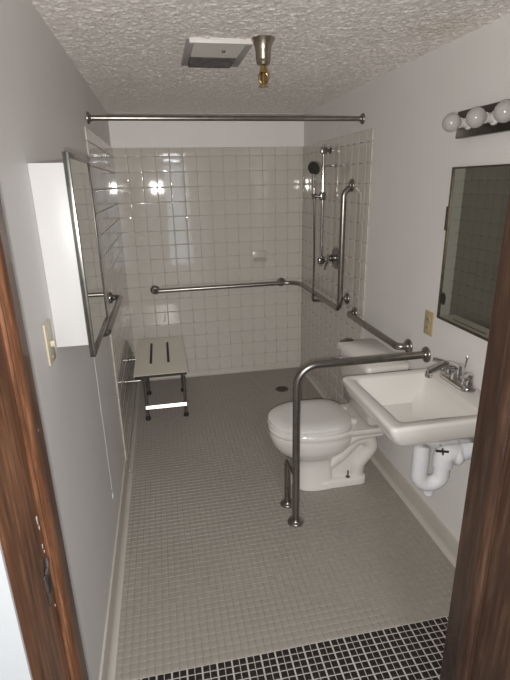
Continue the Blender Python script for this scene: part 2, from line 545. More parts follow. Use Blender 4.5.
# strike plate and chipped finish on the latch jamb
sp = dpart('strike_plate', (DX0-0.001, -3.312, 0.930), (DX0+0.0025, -3.276, 1.000), 0.001, door, 'dark_chrome')
tag(sp, 'tarnished metal strike plate')
sp_hole = bmesh.new(); box(sp_hole, Vector((DX0+0.002, -3.302, 0.95))+off, Vector((DX0+0.0031, -3.285, 0.98))+off, 0.0)
mk('latch_hole', sp_hole, 'slot', sp)
lip = bmesh.new(); tube(lip, [Vector((DX0+0.002, -3.305, 1.0))+off, Vector((DX0+0.006, -3.30, 1.012))+off, Vector((DX0+0.004, -3.292, 1.024))+off], 0.004, 0.01, 8)
mk('splinter', lip, 'dark_chrome', sp, True)
def chip(y, z, w, h, seed):
    rnd = random.Random(seed)
    bm = bmesh.new()
    out = [(math.cos(2*PI*k/11)*w*rnd.uniform(0.5, 1), math.sin(2*PI*k/11)*h*rnd.uniform(0.5, 1)) for k in range(11)]
    loft(bm, [[Vector((DX0+d, y+a*s, z+b_*s))+off for a, b_ in out] for d, s in ((-0.001, 1), (0.0008, 0.9))])
    mk('paint_chip', bm, 'cove', door)
for k, a in enumerate(((-3.286, 1.105, 0.004, 0.012), (-3.283, 1.085, 0.0025, 0.006), (-3.285, 1.045, 0.002, 0.006), (-3.281, 1.03, 0.0015, 0.004), (-3.281, 0.90, 0.0015, 0.004))):
    chip(*a, k)

# ------------------------------------------------------------------ stainless tube fittings
RB = 0.0185
def flange(parent, at, axis, r=0.039, name='flange', material='steel'):
    bm = bmesh.new()
    lathe(bm, [(r, 0.0), (r, 0.006), (r-0.003, 0.010), (r*0.72, 0.013), (r*0.60, 0.016), (r*0.56, 0.020)], at, axis, 28)
    return mk(name, bm, material, parent, True)
def bar(parent, pts, r=RB, rad=0.05, name='rail', material='steel', n=16):
    bm = bmesh.new()
    tube(bm, pts, r, rad, n)
    return mk(name, bm, material, parent, True, 60)

# L-shaped shower grab rail: back wall, round the corner, then up the right wall
o_ = Vector((0.235, -0.0125, 0.825))
gr = root('shower_grab_rail', o_, 'long stainless grab rail bending round the shower corner and up the right wall', 'grab rail')
ST = 0.0115                    # face of the wall tiles
zr = 0.825
P = [(0.235, -ST-0.001, zr), (0.235, -0.072, zr), (W-0.065, -0.072, zr+0.006), (W-0.065, -1.105, zr+0.012), (W-0.065, -1.105, 1.60), (W-ST-0.001, -1.105, 1.64)]
bar(gr, [Vector(p)-o_ for p in P], RB, [0.035, 0.13, 0.06, 0.05])
flange(gr, Vector((0.235, -ST, zr))-o_, (0, -1, 0))
flange(gr, Vector((W-ST, -1.105, 1.645))-o_, (-1, 0, 0))
def standoff(parent, a, b_, o):
    bm = bmesh.new(); tube(bm, [Vector(a)-o, Vector(b_)-o], 0.011, 0, 12)
    return mk('post', bm, 'steel', parent, True)
standoff(gr, (1.34, -ST, zr+0.003), (1.34, -0.072, zr+0.003), o_); flange(gr, Vector((1.34, -ST, zr+0.003))-o_, (0, -1, 0))
standoff(gr, (W-ST, -1.105, 0.915), (W-0.065, -1.105, 0.915), o_); flange(gr, Vector((W-ST, -1.105, 0.915))-o_, (-1, 0, 0))

# grab rail beside the toilet
o_ = Vector((W, -1.58, 0.85))
g2 = root('toilet_grab_rail', o_, 'short stainless grab rail on the right wall above the toilet tank', 'grab rail')
bar(g2, [Vector(p)-o_ for p in ((W-0.001, -1.245, 0.85), (W-0.062, -1.245, 0.85), (W-0.062, -1.935, 0.85), (W-0.001, -1.935, 0.85))], RB, 0.035)
flange(g2, Vector((W-ST, -1.245, 0.85))-o_, (-1, 0, 0)); flange(g2, Vector((W, -1.935, 0.85))-o_, (-1, 0, 0))

# wall-to-floor safety rail between toilet and sink
o_ = Vector((0.888, -2.105, 0))
g3 = root('floor_grab_rail', o_, 'stainless rail running from the wall out over the sink edge and down to the floor', 'grab rail')
bar(g3, [Vector(p)-o_ for p in ((W-0.001, -2.105, 0.865), (0.888, -2.105, 0.865), (0.888, -2.105, 0.002))], RB, 0.10, n=18)
flange(g3, Vector((W, -2.105, 0.865))-o_, (-1, 0, 0)); flange(g3, Vector((0.888, -2.105, 0))-o_, (0, 0, 1), 0.041)
bar(g3, [Vector(p)-o_ for p in ((0.888, -2.100, 0.285), (0.885, -1.955, 0.285), (0.885, -1.955, 0.002))], RB-0.001, 0.04, 'brace')
flange(g3, Vector((0.885, -1.955, 0))-o_, (0, 0, 1), 0.039)
bm = bmesh.new(); lathe(bm, [(RB+0.0012, -0.006), (RB+0.0012, 0.006)], Vector((0.888, -2.105, 0.70))-o_); mk('joint_ring', bm, 'steel', g3, True)

# rail on the left wall beyond the cabinet
o_ = Vector((0.0, -1.7, 1.075))
g4 = root('wall_grab_rail', o_, 'short stainless grab rail on the left wall beyond the mirrored cabinet', 'grab rail')
bar(g4, [Vector(p)-o_ for p in ((ST+0.001, -1.335, 1.072), (0.068, -1.335, 1.072), (0.068, -2.08, 1.085), (0.001, -2.08, 1.085))], 0.0155, 0.03, material='dark_chrome')
flange(g4, Vector((ST, -1.335, 1.072))-o_, (1, 0, 0), 0.033, material='dark_chrome'); flange(g4, Vector((0, -2.08, 1.085))-o_, (1, 0, 0), 0.033, material='dark_chrome')

# shower curtain rod
o_ = Vector((0, -1.245, 2.01))
g5 = root('curtain_rod', o_, 'straight steel shower curtain rod spanning the walls below the ceiling', 'rod')
bar(g5, [(0.001, -0.035, -0.004), (W-0.001, 0.045, 0.006)], 0.0135, 0, 'rod')
flange(g5, (0, -0.035, -0.004), (1, 0, 0), 0.030); flange(g5, (W, 0.045, 0.006), (-1, 0, 0), 0.030)

# ------------------------------------------------------------------ hand shower on its slide bar
o_ = Vector((W-ST, -0.70, 1.08))
hs = root('hand_shower', o_, 'chrome hand shower on a vertical slide bar in the tiled corner', 'shower')
L = lambda x, y, z: Vector((W-x, y, z))-o_
bm = bmesh.new(); tube(bm, [L(0.062, -0.69, 1.07), L(0.062, -0.69, 1.915)], 0.0135, 0, 14); mk('slide_bar', bm, 'chrome', hs, True)
for z in (1.11, 1.875):
    bm = bmesh.new()
    tube(bm, [L(ST, -0.69, z), L(0.068, -0.69, z)], 0.011, 0, 12)
    lathe(bm, [(0.022, 0), (0.022, 0.006), (0.016, 0.010)], L(ST, -0.69, z), (-1, 0, 0), 20)
    box(bm, L(0.084, -0.714, z-0.022), L(0.042, -0.666, z+0.022), 0.006)
    mk('bar_bracket', bm, 'dark_chrome', hs, True)
bm = bmesh.new()
box(bm, L(0.083, -0.712, 1.545), L(0.043, -0.668, 1.60), 0.008)
tube(bm, [L(0.08, -0.69, 1.57), L(0.115, -0.675, 1.575)], 0.012, 0, 12)
lathe(bm, [(0.013, -0.02), (0.019, 0.018)], L(0.120, -0.672, 1.572), (-0.05, 0, 1), 16)
mk('slider', bm, 'dark_chrome', hs, True)
bm = bmesh.new()
tube(bm, [L(0.118, -0.672, 1.545), L(0.122, -0.672, 1.63), L(0.128, -0.675, 1.70), L(0.124, -0.68, 1.745)], 0.0125, 0.03, 14)
mk('handle', bm, 'chrome', hs, True)
bm = bmesh.new()
ax = Vector((-0.62, -0.72, -0.30))
lathe(bm, [(0.012, -0.034), (0.030, -0.026), (0.047, -0.010), (0.050, 0.0), (0.050, 0.008), (0.046, 0.012)], L(0.126, -0.69, 1.765), ax, 28)
hd = mk('spray_head', bm, 'chrome', hs, True)
bm = bmesh.new(); lathe(bm, [(0.044, 0.0115), (0.042, 0.0145), (0.02, 0.0155)], L(0.126, -0.69, 1.765), ax, 28); mk('spray_face', bm, 'slot', hd, True)
# wall bracket arm near the head
bm = bmesh.new(); tube(bm, [L(ST, -0.80, 1.775), L(0.045, -0.79, 1.775), L(0.06, -0.70, 1.775)], 0.007, 0.02, 10)
lathe(bm, [(0.016, 0), (0.015, 0.005), (0.009, 0.008)], L(ST, -0.80, 1.775), (-1, 0, 0), 16); mk('bar_clip', bm, 'chrome', hs, True)
# hose falls from the handle to the wall outlet behind the rail
bm = bmesh.new(); tube(bm, [L(0.118, -0.672, 1.548), L(0.113, -0.665, 1.40), L(0.100, -0.64, 1.15), L(0.094, -0.615, 0.92), L(0.092, -0.60, 0.80)], 0.0075, 0.3, 10, 6); mk('hose', bm, 'dark_chrome', hs, True)
bm = bmesh.new(); tube(bm, [L(0.092, -0.60, 0.825), L(0.092, -0.60, 0.785), L(ST, -0.60, 0.785)], 0.011, 0.02, 12)
lathe(bm, [(0.022, 0), (0.021, 0.006), (0.012, 0.009)], L(ST, -0.60, 0.785), (-1, 0, 0), 18); mk('wall_outlet', bm, 'dark_chrome', hs, True)

# mixing valve
o_ = Vector((W-ST, -0.86, 1.155))
vv = root('shower_valve', o_, 'chrome shower mixing valve with round plate and lever on the tiled wall', 'valve')
bm = bmesh.new(); lathe(bm, [(0.078, 0), (0.078, 0.003), (0.070, 0.008), (0.045, 0.011)], (0, 0, 0), (-1, 0, 0), 36); mk('plate', bm, 'dark_chrome', vv, True)
bm = bmesh.new(); lathe(bm, [(0.024, 0.008), (0.024, 0.04), (0.028, 0.045), (0.028, 0.066), (0.020, 0.074)], (0, 0, 0), (-1, 0, 0), 24); mk('hub', bm, 'chrome', vv, True)
bm = bmesh.new(); tube(bm, [(-0.058, 0, 0), (-0.07, 0.01, -0.05), (-0.074, 0.012, -0.085)], 0.0075, 0.04, 10)
tube(bm, [(-0.052, 0.01, 0.0), (-0.058, 0.095, -0.006)], 0.0065, 0, 10); mk('lever', bm, 'dark_chrome', vv, True)

# ceramic soap dish set in the back wall
o_ = Vector((1.147, -ST, 1.065))
sd = root('soap_dish', o_, 'small cream ceramic soap dish set in the tiled back wall', 'soap dish')
bm = bmesh.new(); box(bm, (-0.062, -0.010, -0.045), (0.062, 0.0, 0.048), 0.004); mk('back_plate', bm, 'edge_tile', sd, True)
bm = bmesh.new()
prof = [(-0.010, 0.0), (-0.045, -0.010), (-0.060, -0.004), (-0.064, 0.006), (-0.056, 0.006), (-0.044, 0.000), (-0.010, 0.012)]
loft(bm, [[Vector((x, y, z-0.022)) for y, z in prof] for x in (-0.052, 0.052)])
mk('tray', bm, 'edge_tile', sd, True, 30)

# ------------------------------------------------------------------ fold-down shower bench on the left wall
o_ = Vector((0.0, -0.59, 0))
be = root('shower_bench', o_, 'cream slatted shower bench on four steel legs beside the left tiled wall', 'bench')
zs = 0.45
bx0, bx1, by0, by1 = 0.062, 0.430, -1.005+0.59, -0.185+0.59
def plate_with_slots(bm, x0, x1, y0, y1, z0, z1, slots):
    # strips around the slots leave openings, closed later by dark fillers
    xs = [x0] + [c for s in slots for c in s[:2]] + [x1]
    sy0, sy1 = slots[0][2], slots[0][3]
    rings = [rrect(x0, x1, y0, y1, 0.018, z) for z in (z0,)]
    for a, b_ in zip(xs[0::2], xs[1::2]):
        box(bm, (a, sy0, z0), (b_, sy1, z1))
    for (ya, yb, endy) in ((y0, sy0, y0), (sy1, y1, y1)):
        r = 0.02
        pts = []
        if endy == y0:
            pts = [(x1, yb)] + [(x0, yb)] + [(x0+r-r*math.cos(a), y0+r-r*math.sin(a)) for a in (0, PI/6, PI/3, PI/2)] + [(x1-r+r*math.sin(a), y0+r-r*math.cos(a)) for a in (0, PI/6, PI/3, PI/2)]
        else:
            pts = [(x0, ya), (x1, ya)] + [(x1-r+r*math.cos(a), y1-r+r*math.sin(a)) for a in (0, PI/6, PI/3, PI/2)] + [(x0+r-r*math.sin(a), y1-r+r*math.cos(a)) for a in (0, PI/6, PI/3, PI/2)]
        loft(bm, [[Vector((x, y, z)) for x, y in pts] for z in (z0, z1)])
bm = bmesh.new()
plate_with_slots(bm, bx0, bx1, by0, by1, zs-0.018, zs, [(0.166, 0.185, -0.20, 0.28), (0.292, 0.311, -0.20, 0.28)])
mk('seat', bm, 'seat_board', be)
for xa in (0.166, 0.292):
    bm = bmesh.new(); box(bm, (xa+0.0003, -0.1997, zs-0.0178), (xa+0.0187, 0.2797, zs-0.0035)); mk('slot', bm, 'slot', be)  # dark fillers stand in for the shade inside the seat slots
bm = bmesh.new(); tube(bm, [(bx0+0.01, by0-0.001, zs-0.012), (bx1-0.01, by0-0.001, zs-0.012)], 0.0085, 0, 10); mk('edge_strip', bm, 'slot', be, True)
bm = bmesh.new()
for xa in (0.118, 0.402):
    tube(bm, [(xa, by0+0.03, zs-0.030), (xa, by1-0.03, zs-0.030)], 0.0115, 0, 12)
mk('seat_frame', bm, 'steel', be, True)
for ya in (-0.185, 0.275):
    for xa in (0.118, 0.402):
        bm = bmesh.new(); tube(bm, [(xa, ya, zs-0.030), (xa, ya, 0.012)], 0.0115, 0, 12); mk('leg', bm, 'steel', be, True)
        bm = bmesh.new(); lathe(bm, [(0.019, 0.0), (0.020, 0.012), (0.0145, 0.024), (0.0145, 0.03)], (xa, ya, 0), (0, 0, 1), 16); mk('foot', bm, 'rubber', be, True)
bm = bmesh.new()
loft(bm, [[Vector((x, -0.200+a, 0.104+c)) for a, c in ((-0.006, -0.011), (0.0045, 0.011), (0.008, 0.0095), (-0.003, -0.0125))] for x in (0.110, 0.410)])
mk('crossbar', bm, 'steel_plate', be)
for ya in (-0.44, 0.0):
    bm = bmesh.new(); tube(bm, [(ST+0.001, ya, zs-0.030), (0.118, ya, zs-0.030)] if ya > -0.4 else [(ST+0.001, ya, zs-0.024), (0.115, ya, zs-0.024), (0.118, by0+0.05, zs-0.030)], 0.010, 0.01, 12)
    lathe(bm, [(0.022, 0), (0.021, 0.006), (0.011, 0.010)], (ST, ya, zs-0.030 if ya > -0.4 else zs-0.024), (1, 0, 0), 18)
    mk('wall_bracket', bm, 'steel', be, True)

# floor drain
o_ = Vector((1.229, -0.479, 0))
dr = root('floor_drain', o_, 'round tarnished metal drain set in the grey mosaic floor', 'drain')
bm = bmesh.new(); lathe(bm, [(0.056, -0.003), (0.056, 0.0015), (0.050, 0.003), (0.046, 0.001)], (0, 0, 0), n=32); mk('grate', bm, 'drain', dr, True)
for a in range(8):
    bm = bmesh.new()
    c, s = math.cos(a*PI/4), math.sin(a*PI/4)
    p = [Vector((c*r-s*w, s*r+c*w, z)) for z in (0.0005, 0.0016) for r, w in ((0.014, -0.004), (0.040, -0.006), (0.040, 0.006), (0.014, 0.004))]
    loft(bm, [p[:4], p[4:]])
    mk('slot', bm, 'slot', dr)

# ------------------------------------------------------------------ toilet (faces away from the right wall)
to = root('toilet', (W, -1.765, 0), 'white porcelain floor-standing toilet with closed lid and tank', 'toilet', rz=PI)
bm = bmesh.new()
rings = [egg(0.345, 0.592, 0.116, 0.0, back=6), egg(0.347, 0.590, 0.114, 0.02, back=6), egg(0.358, 0.582, 0.106, 0.045, back=6), egg(0.362, 0.578, 0.102, 0.13, back=6),
         egg(0.358, 0.584, 0.104, 0.180, back=5), egg(0.345, 0.605, 0.114, 0.200, back=4), egg(0.305, 0.640, 0.140, 0.222), egg(0.268, 0.672, 0.162, 0.250), egg(0.240, 0.694, 0.177, 0.285),
         egg(0.225, 0.706, 0.184, 0.325), egg(0.220, 0.711, 0.186, 0.350), egg(0.219, 0.708, 0.184, 0.362), egg(0.215, 0.716, 0.190, 0.370), egg(0.215, 0.716, 0.190, 0.390), egg(0.22, 0.710, 0.184, 0.398)]
loft(bm, rings)
# foot plate behind the column
rr = [rrect(0.155, 0.45, -0.112, 0.112, 0.04, 0.0), rrect(0.155, 0.45, -0.112, 0.112, 0.04, 0.038), rrect(0.162, 0.44, -0.104, 0.104, 0.036, 0.046)]
loft(bm, rr)
# web of the trapway, and its raised S-shaped pipe on each flank
web = [(0.42, 0.03), (0.42, 0.30), (0.27, 0.37), (0.14, 0.345), (0.105, 0.285), (0.105, 0.23), (0.150, 0.15), (0.165, 0.03)]
loft(bm, [[Vector((x, y, z)) for x, z in web] for y in (-0.066, 0.066)])
for s in (-1, 1):
    tube(bm, [(0.40, s*0.045, 0.115), (0.315, s*0.060, 0.19), (0.225, s*0.064, 0.290), (0.148, s*0.064, 0.290), (0.128, s*0.064, 0.225), (0.200, s*0.058, 0.12), (0.205, s*0.05, 0.03)], 0.045, 0.05, 14, 5)
    tube(bm, [(0.43, s*0.07, 0.225), (0.34, s*0.10, 0.270), (0.25, s*0.122, 0.345), (0.10, s*0.120, 0.355)], 0.034, 0.06, 12, 5)
# deck reaching back to the tank
dk = [rrect(0.025, 0.36, -0.100, 0.100, 0.05, 0.325), rrect(0.018, 0.37, -0.155, 0.155, 0.05, 0.355), rrect(0.015, 0.37, -0.168, 0.168, 0.05, 0.385), rrect(0.02, 0.37, -0.163, 0.163, 0.05, 0.396)]
loft(bm, dk)
mk('bowl', bm, 'porcelain', to, True, 50)
bm = bmesh.new()
loft(bm, [egg(0.262, 0.708, 0.181, 0.400, back=3.4, mid=0.5), egg(0.258, 0.716, 0.190, 0.404, back=3.4, mid=0.5), egg(0.258, 0.716, 0.190, 0.416, back=3.4, mid=0.5), egg(0.265, 0.706, 0.180, 0.421, back=3.4, mid=0.5)])
mk('seat', bm, 'plastic', to, True, 50)
bm = bmesh.new()
loft(bm, [egg(0.266, 0.704, 0.178, 0.4215, back=3.4, mid=0.5), egg(0.261, 0.714, 0.188, 0.427, back=3.4, mid=0.5), egg(0.262, 0.713, 0.187, 0.438, back=3.4, mid=0.5), egg(0.275, 0.696, 0.172, 0.446, back=3.4, mid=0.5), egg(0.33, 0.63, 0.11, 0.449, back=3.0, mid=0.5)])
mk('lid', bm, 'plastic', to, True, 50)
for s in (-1, 1):
    bm = bmesh.new(); box(bm, (0.232, s*0.075-0.022, 0.397), (0.275, s*0.075+0.022, 0.430), 0.007); mk('hinge', bm, 'plastic', to, True)
    bm = bmesh.new(); lathe(bm, [(0.007, 0.044), (0.006, 0.05), (0.0045, 0.052), (0.0045, 0.085)], (0.268, s*0.088, 0), n=12); mk('floor_bolt', bm, 'drain', to, True)
    bm = bmesh.new(); lathe(bm, [(0.013, 0.044), (0.013, 0.047)], (0.268, s*0.088, 0), n=16); mk('bolt_washer', bm, 'drain', to, True)
for ch in to.children:
    if ch.name.split('.')[0] in ('bowl', 'seat', 'lid', 'hinge'):
        ch.scale.z = 0.970
bm = bmesh.new()
loft(bm, [rrect(0.035, 0.185, -0.165, 0.165, 0.03, 0.397), rrect(0.022, 0.205, -0.195, 0.195, 0.03, 0.43), rrect(0.018, 0.228, -0.208, 0.208, 0.03, 0.60), rrect(0.016, 0.236, -0.212, 0.212, 0.03, 0.735)])
mk('tank', bm, 'porcelain', to, True, 50)
bm = bmesh.new()
loft(bm, [rrect(0.010, 0.242, -0.217, 0.217, 0.03, 0.736), rrect(0.006, 0.250, -0.224, 0.224, 0.03, 0.742), rrect(0.006, 0.250, -0.224, 0.224, 0.03, 0.764), rrect(0.012, 0.243, -0.217, 0.217, 0.028, 0.772)])
mk('tank_lid', bm, 'porcelain', to, True, 50)
bm = bmesh.new(); lathe(bm, [(0.014, 0.0), (0.014, 0.010), (0.010, 0.016)], (0.235, -0.165, 0.685), (1, 0, 0), 18)
tube(bm, [(0.247, -0.165, 0.685), (0.255, -0.15, 0.684), (0.256, -0.10, 0.678)], 0.006, 0.012, 10); mk('flush_lever', bm, 'chrome', to, True)
bm = bmesh.new(); tube(bm, [(0.222, -0.205, 0.774), (0.190, -0.205, 0.786), (0.155, -0.205, 0.776)], 0.006, 0.02, 8)
box(bm, (0.148, -0.214, 0.7715), (0.230, -0.196, 0.777), 0.002); mk('lid_clip', bm, 'drain', to, True)

# ------------------------------------------------------------------ wall-hung sink
SZ = 0.86
sk = root('wall_sink', (W, -2.492, 0.0), 'white porcelain wall-hung sink with rectangular basin', 'sink', rz=PI)
# local x = distance from the wall, local y = towards the far end (-y is nearer the toilet)
bm = bmesh.new()
S_ = lambda x0, x1, hw, r, z: rrect(x0, x1, -hw, hw, r, z, 6)
loft(bm, [S_(0.03, 0.30, 0.10, 0.06, SZ-0.185), S_(0.015, 0.36, 0.16, 0.08, SZ-0.150), S_(0.004, 0.435, 0.212, 0.07, SZ-0.095), S_(0.001, 0.462, 0.228, 0.035, SZ-0.080),
          S_(0.001, 0.470, 0.233, 0.03, SZ-0.072), S_(0.001, 0.494, 0.243, 0.022, SZ-0.016), S_(0.001, 0.492, 0.242, 0.020, SZ-0.006), S_(0.003, 0.486, 0.237, 0.018, SZ-0.001), S_(0.004, 0.482, 0.233, 0.018, SZ),
          S_(0.108, 0.448, 0.205, 0.022, SZ-0.004), S_(0.112, 0.443, 0.201, 0.022, SZ-0.009), S_(0.128, 0.418, 0.182, 0.03, SZ-0.07), S_(0.145, 0.392, 0.162, 0.05, SZ-0.122), S_(0.19, 0.31, 0.07, 0.05, SZ-0.143), S_(0.215, 0.265, 0.025, 0.02, SZ-0.146)])
mk('basin', bm, 'porcelain', sk, True, 50)
bm = bmesh.new(); lathe(bm, [(0.026, SZ-0.147), (0.026, SZ-0.143), (0.020, SZ-0.1415), (0.014, SZ-0.144)], (0.24, 0, 0), n=24); mk('drain_ring', bm, 'dark_chrome', sk, True)

# faucet on the sink deck
fa = root('faucet', (W-0.050, -2.43, SZ-0.001), 'chrome two-handle faucet on the back ledge of the sink', 'faucet', rz=PI)
fa.scale = (1.2, 1.2, 1.2)
bm = bmesh.new()
loft(bm, [rrect(-0.027, 0.027, -0.084, 0.084, 0.026, 0.0, 6), rrect(-0.027, 0.027, -0.084, 0.084, 0.026, 0.008, 6), rrect(-0.022, 0.022, -0.078, 0.078, 0.021, 0.018, 6), rrect(-0.015, 0.015, -0.03, 0.03, 0.014, 0.026, 6)])
mk('base_plate', bm, 'chrome', fa, True, 50)
bm = bmesh.new()
tube(bm, [(0.0, 0, 0.018), (0.004, 0, 0.062), (0.055, 0, 0.074), (0.118, 0, 0.050)], 0.0145, 0.03, 16)
lathe(bm, [(0.0125, 0), (0.0125, 0.022), (0.010, 0.024)], (0.110, 0, 0.056), (0.15, 0, -1), 16)
lathe(bm, [(0.024, 0.016), (0.022, 0.045), (0.017, 0.068)], (0.0, 0, 0), n=20)
mk('spout', bm, 'chrome', fa, True, 50)
for s in (-1, 1):
    bm = bmesh.new()
    lathe(bm, [(0.021, 0.014), (0.020, 0.030), (0.016, 0.040), (0.018, 0.046), (0.016, 0.056), (0.008, 0.060)], (0.0, s*0.056, 0), n=20)
    tube(bm, [(0.0, s*0.056, 0.052), (0.022, s*0.072, 0.056), (0.046, s*0.086, 0.060)], 0.0075, 0.03, 10)
    mk('handle', bm, 'chrome', fa, True, 50)
bm = bmesh.new(); tube(bm, [(-0.019, 0.0, 0.016), (-0.024, 0.006, 0.090)], 0.003, 0, 8)
lathe(bm, [(0.004, 0), (0.006, 0.006), (0.004, 0.012)], (-0.024, 0.006, 0.086), (0, 0, 1), 10); mk('lift_rod', bm, 'chrome', fa, True)

# insulated trap under the sink
o_ = Vector((W-0.215, -2.492, 0.44))
tr = root('drain_trap', o_, 'white insulated drain trap hanging under the wall sink', 'pipe')
bm = bmesh.new()
tube(bm, [Vector(p)-o_ for p in ((W-0.222, -2.492, 0.690), (W-0.222, -2.492, 0.435), (W-0.130, -2.510, 0.435), (W-0.130, -2.510, 0.585))], 0.034, 0.045, 18)
mk('trap_bend', bm, 'insulation', tr, True, 60)
bm = bmesh.new()
tube(bm, [Vector(p)-o_ for p in ((W-0.130, -2.510, 0.525), (W-0.128, -2.510, 0.590), (W-0.06, -2.510, 0.575), (W-0.002, -2.510, 0.590))], 0.042, 0.03, 18)
lathe(bm, [(0.030, -0.02), (0.046, -0.014), (0.050, 0.0), (0.046, 0.014), (0.030, 0.02)], Vector((W-0.075, -2.510, 0.570))-o_, (0.9, 0, 0.2), 18)
mk('waste_arm', bm, 'insulation', tr, True, 60)
bm = bmesh.new(); lathe(bm, [(0.020, 0.0), (0.020, 0.014), (0.012, 0.020)], Vector((W-0.176, -2.505, 0.400))-o_, (0, 0, -1), 16); mk('cleanout_plug', bm, 'insulation', tr, True)
bm = bmesh.new(); tube(bm, [Vector(p)-o_ for p in ((W-0.192, -2.550, 0.624), (W-0.140, -2.556, 0.616))], 0.005, 0, 8)
tube(bm, [Vector(p)-o_ for p in ((W-0.168, -2.555, 0.634), (W-0.164, -2.557, 0.606))], 0.004, 0, 8); mk('lift_linkage', bm, 'slot', tr, True)

# ------------------------------------------------------------------ mirrored cabinet on the left wall
o_ = Vector((0.0, -2.485, 1.2))
mc = root('medicine_cabinet', o_, 'white wall cabinet with a steel-framed mirror door on the left wall', 'cabinet')
bm = bmesh.new(); box(bm, Vector((0.0, -2.670, 1.228))-o_, Vector((0.0915, -2.30, 1.732))-o_, 0.003); mk('body', bm, 'white_enamel', mc, True)
dm = bmesh.new()
y0, y1, z0, z1, xm = -2.692, -2.282, 1.197, 1.757, 0.0920
box(dm, Vector((xm, y0+0.004, z0+0.004))-o_, Vector((xm+0.009, y1-0.004, z1-0.004))-o_)
dd = mk('mirror_door', dm, 'mirror_clear', mc)
for lo, hi in (((xm, y0, z0), (xm+0.016, y0+0.012, z1)), ((xm, y1-0.005, z0), (xm+0.011, y1, z1)), ((xm, y0+0.012, z0), (xm+0.016, y1-0.005, z0+0.012)), ((xm, y0+0.012, z1-0.012), (xm+0.016, y1-0.005, z1))):
    bm = bmesh.new(); box(bm, Vector(lo)-o_, Vector(hi)-o_, 0.002); mk('frame', bm, 'dark_chrome', dd, True)

# ------------------------------------------------------------------ framed mirror on the right wall
o_ = Vector((W, -2.42, 1.07))
mr = root('wall_mirror', o_, 'thin dark-framed mirror above the sink on the right wall', 'mirror')
y0, y1, z0, z1 = -2.660, -2.178, 1.072, 1.716
bm = bmesh.new(); box(bm, Vector((W-0.010, y0+0.003, z0+0.003))-o_, Vector((W-0.001, y1-0.003, z1-0.003))-o_); gl = mk('glass', bm, 'mirror', mr)
for lo, hi in (((W-0.016, y0, z0), (W, y0+0.007, z1)), ((W-0.016, y1-0.007, z0), (W, y1, z1)), ((W-0.016, y0+0.007, z0), (W, y1-0.007, z0+0.008)), ((W-0.016, y0+0.007, z1-0.007), (W, y1-0.007, z1))):
    bm = bmesh.new(); box(bm, Vector(lo)-o_, Vector(hi)-o_, 0.0015); mk('frame', bm, 'drain', mr, True)
def blot(y, z, w, h, seed):
    rnd = random.Random(seed); bm = bmesh.new()
    out = [(math.cos(2*PI*k/14)*w*rnd.uniform(0.75, 1), math.sin(2*PI*k/14)*h*rnd.uniform(0.75, 1)) for k in range(14)]
    loft(bm, [[Vector((W-0.010-d, min(y+a*s, y1-0.008), z+b_*s))-o_ for a, b_ in out] for d, s in ((-0.001, 1), (0.0006, 0.97))])
    mk('black_spot', bm, 'slot', gl)
blot(-2.206, 1.165, 0.022, 0.034, 3)
bm = bmesh.new(); box(bm, Vector((W-0.018, y1+0.0005, 1.46))-o_, Vector((W, y1+0.010, 1.56))-o_, 0.002); mk('mounting_clip', bm, 'drain', mr, True)

# ------------------------------------------------------------------ vanity light strip with globe bulbs
o_ = Vector((W, -2.46, 1.825))
vl = root('vanity_light', o_, 'dark chrome light strip above the mirror', 'light')
bm = bmesh.new(); box(bm, Vector((W-0.028, -2.765, 1.822))-o_, Vector((W, -2.195, 1.922))-o_, 0.004); mk('back_plate', bm, 'strip', vl, True)
for k in range(4):
    yb = -2.28 - 0.147*k
    bm = bmesh.new(); lathe(bm, [(0.024, 0.0), (0.024, 0.006), (0.0165, 0.010), (0.0165, 0.034), (0.0185, 0.038)], Vector((W-0.028, yb, 1.872))-o_, (-1, 0, 0), 22); mk('socket', bm, 'plastic', vl, True)
    bm = bmesh.new()
    R_ = 0.0335
    prof = [(0.013, 0.0), (0.0145, 0.006)] + [(R_*math.sin(a), 0.040 - R_*math.cos(a)) for a in [0.50+ (PI-0.55)*t/12 for t in range(13)]]
    lathe(bm, prof, Vector((W-0.063, yb, 1.872))-o_, (-1, 0, 0), 28)
    bu = mk('globe_bulb', bm, 'bulb', None, True, 60, loc=o_)
    tag(bu, 'frosted round globe bulb ' + ('at the shower end of the light strip', 'second from the shower end of the light strip', 'third from the shower end of the light strip', 'at the doorway end of the light strip')[k], 'bulb', 'globe bulbs of the vanity light')

# ------------------------------------------------------------------ plates on the walls
o_ = Vector((W, -2.100, 1.022))
ou = root('outlet', o_, 'yellowed plastic outlet plate on the right wall beside the mirror', 'outlet')
bm = bmesh.new(); box(bm, (-0.006, -0.036, -0.058), (0, 0.036, 0.058), 0.003); mk('plate', bm, 'almond', ou, True)
for zz in (-0.021, 0.021):
    bm = bmesh.new(); lathe(bm, [(0.0165, 0.005), (0.0165, 0.0085), (0.015, 0.0095)], (0, 0, zz), (-1, 0, 0), 20); rc = mk('receptacle', bm, 'almond', ou, True)
    for yy in (-0.006, 0.006):
        bm = bmesh.new(); box(bm, (-0.0102, yy-0.0012, zz-0.005), (-0.009, yy+0.0012, zz+0.006)); mk('slot', bm, 'slot', rc)
o_ = Vector((0, -2.752, 1.272))
sw = root('light_switch', o_, 'ivory light switch plate on the left wall below the cabinet', 'light switch')
bm = bmesh.new(); box(bm, (0, -0.036, -0.058), (0.006, 0.036, 0.058), 0.003); mk('plate', bm, 'ivory', sw, True)
bm = bmesh.new(); box(bm, (0.004, -0.006, -0.012), (0.017, 0.006, 0.004), 0.003); mk('toggle', bm, 'ivory', sw, True)
